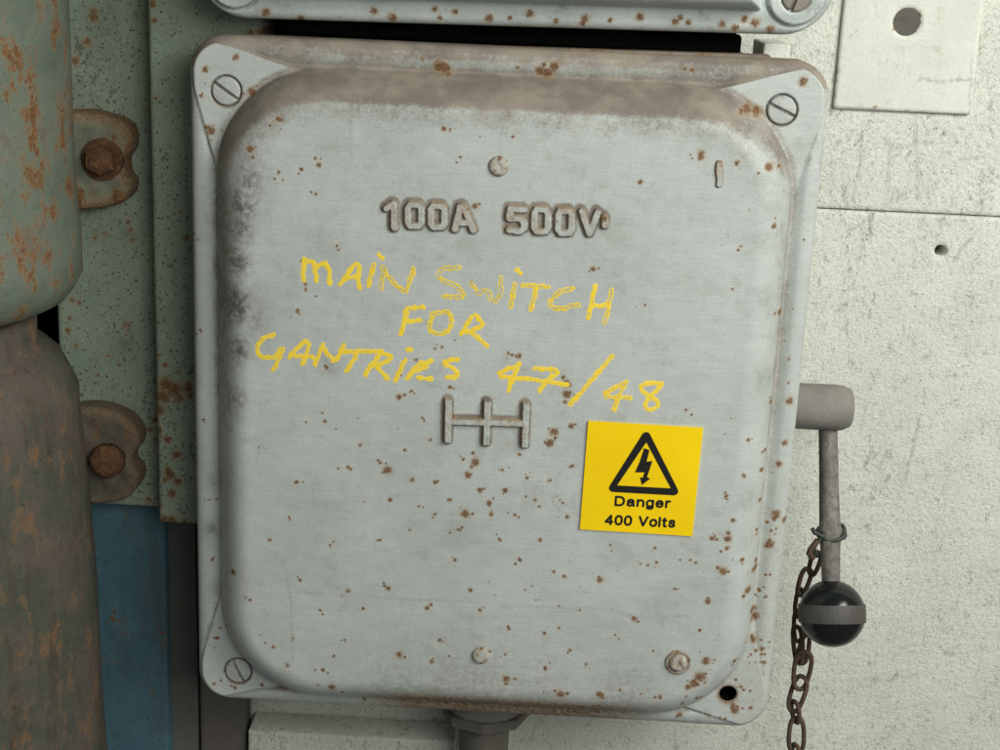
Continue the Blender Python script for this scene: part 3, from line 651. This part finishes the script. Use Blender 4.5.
def txt(s_, x0, x1, yb, cap):
    a = lz(x0, yb); b = lz(x1, yb); capm = lz(x0, yb-cap)[1]-a[1]; hw = .102; ST = []; cur = hw
    for ch in s_:
        wd, ls = GLYPH[ch]
        for l in ls: ST.append([(cur+x*.94, hw+y*(1-2*hw)) for x, y in l])
        cur += wd*.94+2*hw+.06
    tot = cur-hw-.06; sx = (b[0]-a[0])/tot
    ST = [[(a[0]+x*sx, a[1]+y*capm+x*sx*SLOPE) for x, y in l] for l in ST]; al = np.array([q for l in ST for q in l]); r = hw*capm
    sd = lambda x, z: np.min([sd_poly(x, z, l) for l in ST], 0)-r
    me_ = hf('warning_text', sd, lambda x, z: .00034+0*x, (al[:, 0].min()-2*r, al[:, 0].max()+2*r, al[:, 1].min()-2*r, al[:, 1].max()+2*r), .00011, -.00015, None, 0,
             lambda V: np.array([tuple(lab(v[0], v[2], -v[1])) for v in V]))
    return link('warning_text', me_, 'black', label, False)
q0, q1 = lz(326, 572), lz(578, 584); SLOPE = (q1[1]-q0[1])/(q1[0]-q0[0])
txt('Danger', 326, 578, 572, 46); txt('400 Volts', 283, 598, 655, 47)

# --- lever: hub out of the box side, rod, knob
YL = -.055
hubc = Vector(at(800, 406, YL)); hube = Vector(at(851, 408.5, YL)); hx = .0005*hube[0]
ax = Vector((1, 0, 0)); L0 = hube.x-.118
lever = lathe('lever', (.116, YL, hube.z), ax, [(0, 0), (0, .0118), (L0-.006, .0122), (L0-.002, .0116), (L0+.0015, .0098), (L0+.002, .0088), (L0+.0022, 0)], 'hub', sbox, 56, jit=.00006)
lever['label'] = 'grey round hub of the operating lever'
top = Vector(at(828, 428, YL)); bot = Vector(at(831, 585, YL-.030)); rd = (bot-top); ln = rd.length; YK = YL-.036; Rk = 33.4*float(np.dot(at(832, 613, YK)-CAM, C_F))/F_PX
lathe('lever_rod', top-rd.normalized()*.003, rd, [(0, .0), (0, .0049), (.02, .0049), (.045, .0053), (ln*.66, .0056), (ln*.685, .0064), (ln*.72, .0062), (ln*.78, .0052), (ln+.006, .0046), (ln+.006, 0)], 'lever', lever, 32, jit=.00008)
kc = Vector(at(832, 613.5, YK))
prof = [(-Rk*math.cos(a), Rk*math.sin(a)) for a in np.linspace(0, math.pi, 48)]
bm = bmesh.new(); lathe_bm(bm, kc, rd, [(tt, r*.985) for tt, r in prof], 64)
knob = link('knob', bm_mesh('knob', bm), 'knob', lever); knob['label'] = 'glossy black ball knob'
bt = .0047; be = math.sqrt(Rk*Rk-bt*bt)
lathe('knob_band', kc-rd.normalized()*.0002, rd, [(-bt, be-.002), (-bt, Rk*.985), (-bt*.9, Rk*.993), (bt*.9, Rk*.993), (bt, Rk*.985), (bt, be-.002)], 'band', lever, 64)

# --- conduit below the box
cp = Vector(at(485, 712, -.055)); nutR = .0245
cond = thing('conduit_pipe', 'dark round conduit leaving the bottom of the switch box', 'conduit', (cp.x, cp.y, -.42))
zt = float(at(485, 704, -.055)[2])+.0035; zn = float(at(485, 704, -.055)[2]); zq = float(at(485, 717, -.055)[2])
lathe('pipe', (cp.x, cp.y, -.42), (0, 0, 1), [(0, 0), (0, .0140), (.42+zq+.002, .0140), (.42+zq+.002, 0)], 'conduit', cond, 48)
bm = bmesh.new()
R8 = .0250
NH = zn-zq; lathe_bm(bm, (cp.x, cp.y, zq), (0, 0, 1), [(0, .013), (0, .0195), (NH*.35, R8), (NH*.9, R8), (NH, R8*.96), (NH, .0)], 8)
link('lock_nut', bm_mesh('lock_nut', bm), 'conduit', cond, False)
lathe('bush', (cp.x, cp.y, zn), (0, 0, 1), [(0, 0), (0, .0215), (.0016, .0225), (-.1605-zn, .0225), (-.1605-zn, .0)], 'hub', cond, 48)

# --- chain
ZC = YL-.013
def chain_link(c, dirv, length, width, rot, r=.00165, pinch=0.0):
    d = Vector(dirv).normalized(); s0 = d.cross(Vector((0, 1, 0))).normalized(); fwd = s0.cross(d)
    s_ = s0*math.cos(rot)+fwd*math.sin(rot); pts = []
    for k in range(40):
        a = k*2*math.pi/40; x = math.cos(a); y = math.sin(a)
        ww = width/2*(1-pinch*y)*(1-.10*math.cos(2*a)); pts.append(Vector(c)+d*(length/2-width*.12)*(y*(1.0) + .12*y*abs(y))+s_*ww*(abs(x)**.8*(1 if x > 0 else -1)))
    bm = bmesh.new(); tube_bm(bm, pts, r, 10, True); return bm_mesh('chain_link', bm)
YT = YL-.0195; tie = Vector(at(831, 533, YT))
chain = thing('chain', 'rusty steel chain hanging beside and behind the black knob of the lever', 'chain', tuple(at(798, 742, ZC)))
LK = [((818, 553), (811, 574), .9, .004, 9.5), ((808, 570), (800, 594), .15, .006, 11), ((801, 590), (798, 616), 1.1, .010, 11), ((799, 612), (798, 640), .3, .012, 11), ((797, 628), (799, 662), 0.95, .004, 11.5), ((807, 636), (801, 662), .35, .010, 11),
      ((805, 653), (799, 688), .10, .000, 19), ((803, 678), (792, 710), .75, .001, 13.5), ((795, 702), (796, 722), 1.15, .001, 12), ((797, 719), (796, 752), .15, .000, 18), ((796, 746), (797, 778), 1.2, 0, 14)]
for (a, b, rot, dy, wpx) in LK:
    pa, pb = Vector(at(*a, ZC+dy)), Vector(at(*b, ZC+dy)); link('chain_link', chain_link((pa+pb)/2, pa-pb, (pa-pb).length*1.06, wpx*.0005*(1.0 if rot < .5 else 1.35), rot, .00130, random.uniform(-.22, .22)), 'chain', chain)
bm = bmesh.new()
pts = []
for k in range(64):
    a = k/64*2*math.pi*2.0; tiltv = .0016*math.sin(a+.6)+.0007*math.sin(2.3*a)
    pts.append(tie+Vector((math.cos(a)*(.0068+.0006*math.sin(1.7*a)), math.sin(a)*(.0068+.0005*math.cos(2.1*a)), tiltv-.0009*(k/64)*2+.001)))
pts = [Vector(at(812, 528, YT-.005)), Vector(at(815, 533, YT-.006)), Vector(at(822, 536, YT-.0085))]+pts[40:]+pts[:40]+[Vector(at(819, 540, YT-.006)), Vector(at(814, 548, YT-.002)), Vector(at(817, 556, ZC))]
tube_bm(bm, pts, .00115, 8); link('tie_wire', bm_mesh('tie_wire', bm), 'wire', chain)
bm = bmesh.new()
tube_bm(bm, [Vector(at(*q, YT-.005)) for q in ((818, 540), (811, 549), (809, 553), (813, 559))], .0017, 8); link('chain_hook', bm_mesh('chain_hook', bm), 'chain', chain)

# ------------------------------------------------------------------ the upper switch box
ub = at(515, 30, YR); UC = .1722+.0096+.15
pl = at(197, 5, YR); pr = at(835, 5, YR); UX = (pl[0]+pr[0])/2; UW = pr[0]-pl[0]; UH = .30
BA, BB = .0187, .0173
uscr = [np.array([UX-UW/2+BA, 0, UC-UH/2+BB]), np.array([UX+UW/2-BA, 0, UC-UH/2+BB])]
UR = .024
def up_sdf(x, z): return sd_rr(x-UX, z-UC, UW/2, UH/2, UR)
def boss_d(x, z):
    xx = UX-np.abs(x-UX); zz = UC-np.abs(z-UC)
    a0, b0 = BA, BB
    return np.hypot(xx-(UX-UW/2)-a0, zz-(UC-UH/2)-b0)
def up_h(x, z):
    d = -up_sdf(x, z); e = np.clip(d/.004, 0, 1); hb = .0035*np.sqrt(np.maximum(0, 1-(1-e)**2))+.0008*smooth(d, .004, .010)
    bd = boss_d(x, z)
    t_ = np.minimum(-sd_rr(x-UX, z-UC, UW/2-.0112, UH/2-.0112, .012), (bd-.0170))
    u = np.clip(t_/.006, 0, 1); hd = .004+.017*np.sqrt(np.maximum(0, 1-(1-u)**2)); hd = np.where(t_ > 0, hd, .0)
    hb = hb+.0022*(1-smooth(bd, .0122, .0130)) - .0010*(1-smooth(np.abs(bd-.0134), .0003, .0009))
    for p in uscr: hb = hb-.002*(1-smooth(np.hypot(x-p[0], z-p[2]), .0068, .0073))
    return np.maximum(hb, hd)+wobble(x, z, .0003, 160, 3)
USP = [at(*q, YR-.004) for q in ((374, 9), (392, 16), (300, 17), (455, 11), (435, 8), (489, 18), (440, 17), (530, 14), (585, 20), (583, 24), (556, 22), (680, 20), (688, 25), (675, 24), (722, 27), (745, 22), (755, 26), (770, 33), (735, 31), (265, 9), (235, 18), (228, 19), (640, 19), (510, 18), (610, 22))]
def up_rust(x, z): return np.maximum(splat(x, z, [(p[0], p[2], RNG.uniform(3.0, 5.5)*.0005) for p in USP], 1.05), .36*(1-smooth(-up_sdf(x, z), .001, .003)))
def up_grime(x, z): return np.maximum(.6*(1-smooth(np.abs(boss_d(x, z)-.0132), .0004, .0014))*(z < uscr[0][2]-.004), .35*(1-smooth(-up_sdf(x, z), .001, .004)))
ubox = thing('switch_box', 'grey switch box above, cut off by the picture top, only its bottom rim showing', 'switch box', (UX, 0, UC-UH/2))
bm = bmesh.new(); box_bm(bm, (UX-UW/2+.035, -.0875, UC-UH/2+.001), (UX+UW/2-.035, 0, UC+UH/2-.004), .004, 3); link('body', bm_mesh('body', bm), 'body', ubox, False)
me = hf('lid', up_sdf, up_h, (UX-UW/2-.002, UX+UW/2+.002, UC-UH/2-.002, UC+UH/2+.002), .0007, -.0115, {'rust': up_rust, 'dust': lambda x, z: 0*x, 'grime': up_grime}, YR)
ulid = link('lid', me, 'upper_lid', ubox)
screw((uscr[0][0], YR-.0066, uscr[0][2]), .4, .0068, 'screw', ulid); screw((uscr[1][0], YR-.0062, uscr[1][2]), 1.25, .0066, 'dark_screw', ulid)
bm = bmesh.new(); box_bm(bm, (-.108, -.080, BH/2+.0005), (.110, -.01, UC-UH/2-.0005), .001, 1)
ubox.rotation_euler = (0, -.0135, 0)                       # it hangs a touch out of true with the lower box
gap_block = link('gap_shade_block', bm_mesh('gap_shade_block', bm), 'void', None, False, (0, -.04, BH/2)); tag(gap_block, 'black block standing for the shade in the narrow gap between the two switch boxes', 'gap shade')  # fills the gap with black, its shade put into the colour

# ------------------------------------------------------------------ the walls and panels round the boxes
def grime_lines(lines, w0, amt, Y):
    L = [[tuple(at(*q, Y)[[0, 2]]) for q in s_] for s_ in lines]
    def g(x, z):
        v = np.zeros_like(x)
        for s_ in L: v = np.maximum(v, amt*(1-smooth(sd_poly(x, z, s_)+wobble(x, z, .0006, 900, 1), w0*.2, w0)))
        return v
    return g
zero = lambda x, z: 0*x
def slab(name, x0, x1, z0, z1, Y, back, mat, grime=zero, rust=zero, step=.0012, amp=.0003, hole=None, base=None, parent=None, dust=zero):
    cx_, cz_, hw, hh = (x0+x1)/2, (z0+z1)/2, (x1-x0)/2, (z1-z0)/2
    def s(x, z):
        v = sd_rr(x-cx_, z-cz_, hw, hh, .0008)
        if hole is not None: v = np.maximum(v, hole[2]*(1+.015*wobble(x, z, 1, 500, 6))-np.hypot(x-hole[0], z-hole[1]))
        return v
    def h_(x, z): return wobble(x, z, amp, 60, 4)+wobble(x, z, amp*.5, 300, 9)-.0009*(1-smooth(-s(x, z), 0, .0012))
    me_ = hf(name, s, h_, (x0-.002, x1+.002, z0-.002, z1+.002), step, -back, {'grime': grime, 'rust': rust, 'dust': dust}, Y)
    return link(name, me_, mat, parent, True, base)
zs = at(915, 211.5, 0)[2]; xl = at(250, 720, 0)[0]
hp = at(941, 251, 0)
g1 = grime_lines([[(885, 138), (893, 150), (915, 145), (935, 141)], [(960, 160), (985, 156)], [(860, 180), (862, 135)], [(888, 190), (890, 150)], [(915, 60), (918, 200)]], .0015, .45, 0)
wall_lo = slab('wall', xl, .62, -.45, zs-.0014, 0, .02, 'wall', grime=grime_lines([[(832, 208), (900, 211), (1000, 216), (1100, 221)], [(972, 238), (962, 248), (955, 260)], [(905, 480), (915, 440), (920, 415)], [(866, 465), (872, 448)], [(790, 250), (796, 330)], [(848, 230), (860, 226)], [(870, 235), (872, 228)]], .0016, .55, 0),
               hole=(hp[0], hp[2], .0034), step=.0011, amp=.0002, base=(.2, 0, zs))
tag(wall_lo, 'rough pale green painted wall panel under the seam, with a small drilled hole', 'wall')
wall_up = slab('wall', xl, .62, zs-.0006, .50, .0008, .02, 'wall', grime=g1, step=.0013, amp=.0002, base=(.2, 0, zs+.002))
tag(wall_up, 'rough pale green wall panel over the seam, behind the steel plate with a hole', 'wall')
wb = box('wall_backing', (-.5, .021, -.46), (.64, .04, .51), 'void', None, 0, (0, .03, -.4)); tag(wb, 'dark backing seen through the small drilled hole in the pale wall', 'backing')
YP = -.0018
p0 = at(833, 108, YP); p1 = at(970, 116, YP); ph = at(907, 22, YP)
plate = slab('steel_plate', p0[0], p1[0], (p0[2]+p1[2])/2, .40, YP, .0017, 'wall_plate', grime=grime_lines([[(833, 107), (900, 111), (971, 116)], [(920, 78), (940, 82), (972, 79)], [(972, 60), (970, 115)], [(838, 60), (834, 105)], [(850, 37), (856, 31)]], .0011, .6, YP),
             rust=lambda x, z: splat(x, z, [(at(829, 71, YP)[0]+.0035, at(829, 71, YP)[2], .0026), (at(875, 107, YP)[0], at(875, 107, YP)[2], .0015), (ph[0]+.006, ph[2]+.004, .002), (ph[0]-.006, ph[2]-.004, .0016)], .85),
             hole=(ph[0], ph[2], .0072), step=.0010, amp=.0002, base=(p0[0], 0, p0[2]))
tag(plate, 'flat cream painted steel plate with a round hole, fixed on the wall', 'plate')
pb = lathe('hole_plug', (ph[0], -.0002, ph[2]), (0, -1, 0), [(0, 0), (0, .0100), (.0006, .0100), (.0006, 0)], 'hole', plate, 40)

# pale panel stepped forward low down behind the conduit
YBT = -.024; s0 = at(250, 731, YBT); s1 = at(448, 741, YBT)
lowp = slab('wall_batten', s0[0]-.001, s1[0]+.004, -.45, (s0[2]+s1[2])/2, YBT, .0225, 'wall', step=.0012, base=(s0[0], 0, -.4))
tag(lowp, 'pale green batten on the wall left of the conduit, under the switch box', 'batten')

YG = -.040; YS = -.062
gx0, gx1 = at(57, 300, YG)[0], at(153, 100, YG)[0]
zb = at(120, 505, YG)[2]
grust = [(at(px, py, YG)[0], at(px, py, YG)[2], r*.00052) for px, py, r in ((93, 12, 6), (94, 18, 6), (87, 42, 6), (75, 60, 6), (152, 5, 4), (72, 300, 4), (68, 330, 5), (70, 318, 4), (79, 303, 4), (125, 325, 4), (130, 325, 3), (126, 335, 3), (137, 344, 3), (76, 345, 3), (160, 366, 5), (155, 420, 5), (150, 430, 5), (156, 440, 4), (148, 500, 5), (140, 480, 4), (128, 222, 4), (131, 230, 4), (133, 240, 4), (95, 238, 4), (105, 234, 4), (66, 236, 4), (119, 365, 3), (98, 375, 3), (108, 356, 3))]
ggr = [(at(px, py, YG)[0], at(px, py, YG)[2], r*.00052) for px, py, r in ((90, 60, 22), (82, 90, 20), (92, 210, 14), (130, 235, 10), (95, 235, 8), (80, 120, 26), (100, 20, 14), (125, 345, 8))]
panel = slab('painted_board', gx0, gx1, zb, .42, YG, .03, 'green', rust=lambda x, z: np.maximum(splat(x, z, grust, .95), .4*(np.abs(x-gx1) < .001)), grime=lambda x, z: np.maximum(splat(x, z, ggr, .55), .8*smooth(x, gx1-.0012, gx1-.0002)), base=(gx0, 0, zb))
tag(panel, 'wide mottled green painted board behind the rusty casings', 'board')
sx0, sx1 = at(153.5, 250, YS)[0], at(262, 30, YS)[0]; zb2 = at(178, 523, YS)[2]
srust = [(at(px, py, YS)[0], at(px, py, YS)[2], r*.0005) for px, py, r in ((166, 384, 11), (174, 390, 11), (162, 396, 9), (188, 388, 8), (160, 410, 8), (168, 440, 6), (176, 455, 6), (170, 475, 8), (178, 482, 6), (162, 522, 8), (172, 390, 8), (180, 398, 6), (166, 400, 5), (158, 398, 5), (190, 396, 5), (159, 430, 5), (168, 470, 5), (165, 480, 4), (172, 493, 6), (158, 505, 5), (164, 518, 6), (172, 520, 7), (184, 522, 5), (165, 365, 4), (178, 372, 3), (156, 98, 3), (158, 355, 3), (186, 238, 4), (153, 4, 5), (154, 20, 4), (181, 212, 3), (261, 32, 6), (250, 34, 6))]
strip = slab('green_strip', sx0, sx1, zb2, .42, YS, .05, 'green', rust=lambda x, z: np.maximum(splat(x, z, srust, 1.05), .40*(1-smooth(z-zb2, .0005, .004))), grime=lambda x, z: .8*(1-smooth(x-sx0, .0003, .0014)), base=(sx0, 0, zb2))
tag(strip, 'narrow green painted steel strip running down behind the left edge of the switch box', 'strip')
YB = -.020
b0, b1 = at(60, 520, YB)[0], at(166, 600, YB)[0]
blue = slab('blue_panel', b0, b1, -.45, at(120, 470, YB)[2], YB, .01, 'blue', base=(b0, 0, -.4)); tag(blue, 'worn blue painted panel low at the left, beside the lower casing', 'panel')
YD = -.012
d0, d1 = at(167, 600, YD)[0], at(197, 640, YD)[0]
ds = slab('dark_strip', d0-.004, d1, -.45, at(180, 480, YD)[2], YD, .01, 'dark_strip', base=(d0, 0, -.4)); tag(ds, 'dark grey green strip between the blue panel and the switch box', 'strip')
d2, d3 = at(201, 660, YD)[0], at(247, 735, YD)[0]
bs = slab('brown_strip', d2, d3, -.45, at(220, 520, YD)[2], YD-.004, .014, 'brown_strip', base=(d2, 0, -.4)); tag(bs, 'brown grey upright slab below the bottom left corner of the switch box', 'strip')

# ------------------------------------------------------------------ rusty round casings at the left
YA = -.085
ax_x = -.312
def casing(name, label_, prof, mat, lugs, base_z, rust_list):
    t_ = thing(name, label_, 'casing', (ax_x, YA, base_z), 'rusty round casings at the left edge')
    bm_ = bmesh.new(); lathe_bm(bm_, (ax_x, YA, 0), (0, 0, 1), prof, 160)
    me_ = bm_mesh('body', bm_); n = len(me_.vertices); co = np.empty(n*3, np.float32); me_.vertices.foreach_get('co', co); co = co.reshape(-1, 3)
    bo = link('body', me_, mat, t_)
    return t_, bo
def lug(parent, outline_px, Y, thick, mat, hole_px, bolt_r, rust_amt, washer=True):
    for _ in range(2): outline_px = [((1-w_)*a[0]+w_*b[0], (1-w_)*a[1]+w_*b[1]) for a, b in zip(outline_px, outline_px[1:]+outline_px[:1]) for w_ in (.25, .75)]
    P = [tuple(at(*q, Y)[[0, 2]]) for q in outline_px]
    Pn = np.array(P)
    def sdp(x, z):
        d_ = sd_poly(x, z, P, True); ins = np.zeros(x.shape, bool)
        for i in range(len(P)):
            a = P[i]; b = P[(i+1) % len(P)]
            c_ = ((a[1] > z) != (b[1] > z)) & (x < (b[0]-a[0])*(z-a[1])/(b[1]-a[1]+1e-12)+a[0]); ins ^= c_
        return np.where(ins, -d_, d_)
    sf = lambda x, z: sdp(x, z)-.0015
    hh_ = lambda x, z: -.0035*(1-np.sqrt(np.maximum(0, 1-(1-np.clip(-sf(x, z)/.0035, 0, 1))**2)))+wobble(x, z, .0005, 300, 2)
    b = (Pn[:, 0].min()-.003, Pn[:, 0].max()+.003, Pn[:, 1].min()-.003, Pn[:, 1].max()+.003)
    me_ = hf('lug', sf, hh_, b, .0008, -thick, {'rust': lambda x, z: rust_amt*(1-.5*smooth(-sf(x, z), .001, .009)), 'grime': lambda x, z: .5*(1-smooth(-sf(x, z), 0, .004)), 'dust': zero}, Y)
    lo = link('lug', me_, mat, parent)
    c = at(*hole_px, Y-.003)
    if washer: lathe('washer', (c[0], Y+.002, c[2]), (0, -1, 0), [(0, 0), (0, bolt_r*1.22), (.0035, bolt_r*1.22), (.0042, bolt_r*1.12), (.0042, 0)], 'rusty_bolt', lo, 36, jit=.0002)
    bm_ = bmesh.new(); lathe_bm(bm_, (c[0], Y-.001, c[2]), (0, -1, 0), [(0, 0), (0, bolt_r*.93), (.0050, bolt_r*.93), (.0070, bolt_r*.82), (.0080, bolt_r*.5), (.0082, 0)], 6 if washer else 28, 3, .00055)
    link('bolt', bm_mesh('bolt', bm_), 'rusty_bolt', lo, not washer)
    return lo
def Rat(px, py):                                           # radius at which the casing's right silhouette passes a pixel
    best = None
    for k in range(60):                                    # silhouette point of an upright cylinder seen from the camera
        r = .02+k*.002; vx, vy = ax_x-CAM[0], YA-CAM[1]; dd = math.hypot(vx, vy); al = math.acos(r/dd); ph_ = math.atan2(-vy, -vx)
        sx_, sy_ = ax_x+r*math.cos(ph_+al), YA+r*math.sin(ph_+al)
        p = at(px, py, sy_); e_ = abs(p[0]-sx_)
        if best is None or e_ < best[0]: best = (e_, r, p[2])
    return best[1], best[2]
up_prof = [Rat(72, -60), Rat(71, 0), Rat(72, 60), Rat(73, 120), Rat(75, 180), Rat(80, 225), Rat(82, 250), Rat(81, 268), Rat(76, 282), Rat(67, 291)]
rb, zbb = up_prof[-1]
pf = [(.45, 0), (.45, up_prof[0][0])]+[(z, r) for r, z in up_prof]+[(zbb-.003, rb-.006), (zbb-.004, rb-.016), (zbb-.002, .02), (zbb-.002, 0)]
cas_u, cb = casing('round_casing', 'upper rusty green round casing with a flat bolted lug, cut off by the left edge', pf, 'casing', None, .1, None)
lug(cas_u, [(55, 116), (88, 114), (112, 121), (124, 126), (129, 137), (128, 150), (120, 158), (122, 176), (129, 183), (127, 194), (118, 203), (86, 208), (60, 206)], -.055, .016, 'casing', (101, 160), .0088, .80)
lo_prof = [Rat(37, 306), Rat(38, 326), Rat(40, 338), Rat(52, 343), Rat(63, 353), Rat(72, 368), Rat(78, 384), Rat(81, 400), Rat(86, 450), Rat(92, 505), Rat(97, 580), Rat(102, 660), Rat(107, 750), Rat(111, 820)]
rt, ztt = lo_prof[0]
pf = [(ztt+.0015, 0), (ztt+.0015, rt-.002), (ztt, rt)]+[(z, r) for r, z in lo_prof]+[(lo_prof[-1][1], 0)]
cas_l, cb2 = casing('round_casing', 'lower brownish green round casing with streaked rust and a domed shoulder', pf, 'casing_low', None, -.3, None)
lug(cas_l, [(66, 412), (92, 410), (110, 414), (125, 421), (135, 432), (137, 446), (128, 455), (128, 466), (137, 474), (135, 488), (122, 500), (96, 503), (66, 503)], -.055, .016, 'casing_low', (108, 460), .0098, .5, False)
lathe('stub', (at(105, 418, -.05)[0], -.036, at(105, 418, -.05)[2]), (0, -1, 0), [(0, 0), (0, .0058), (.012, .0058), (.014, .004), (.014, 0)], 'dark_strip', cas_l, 24)
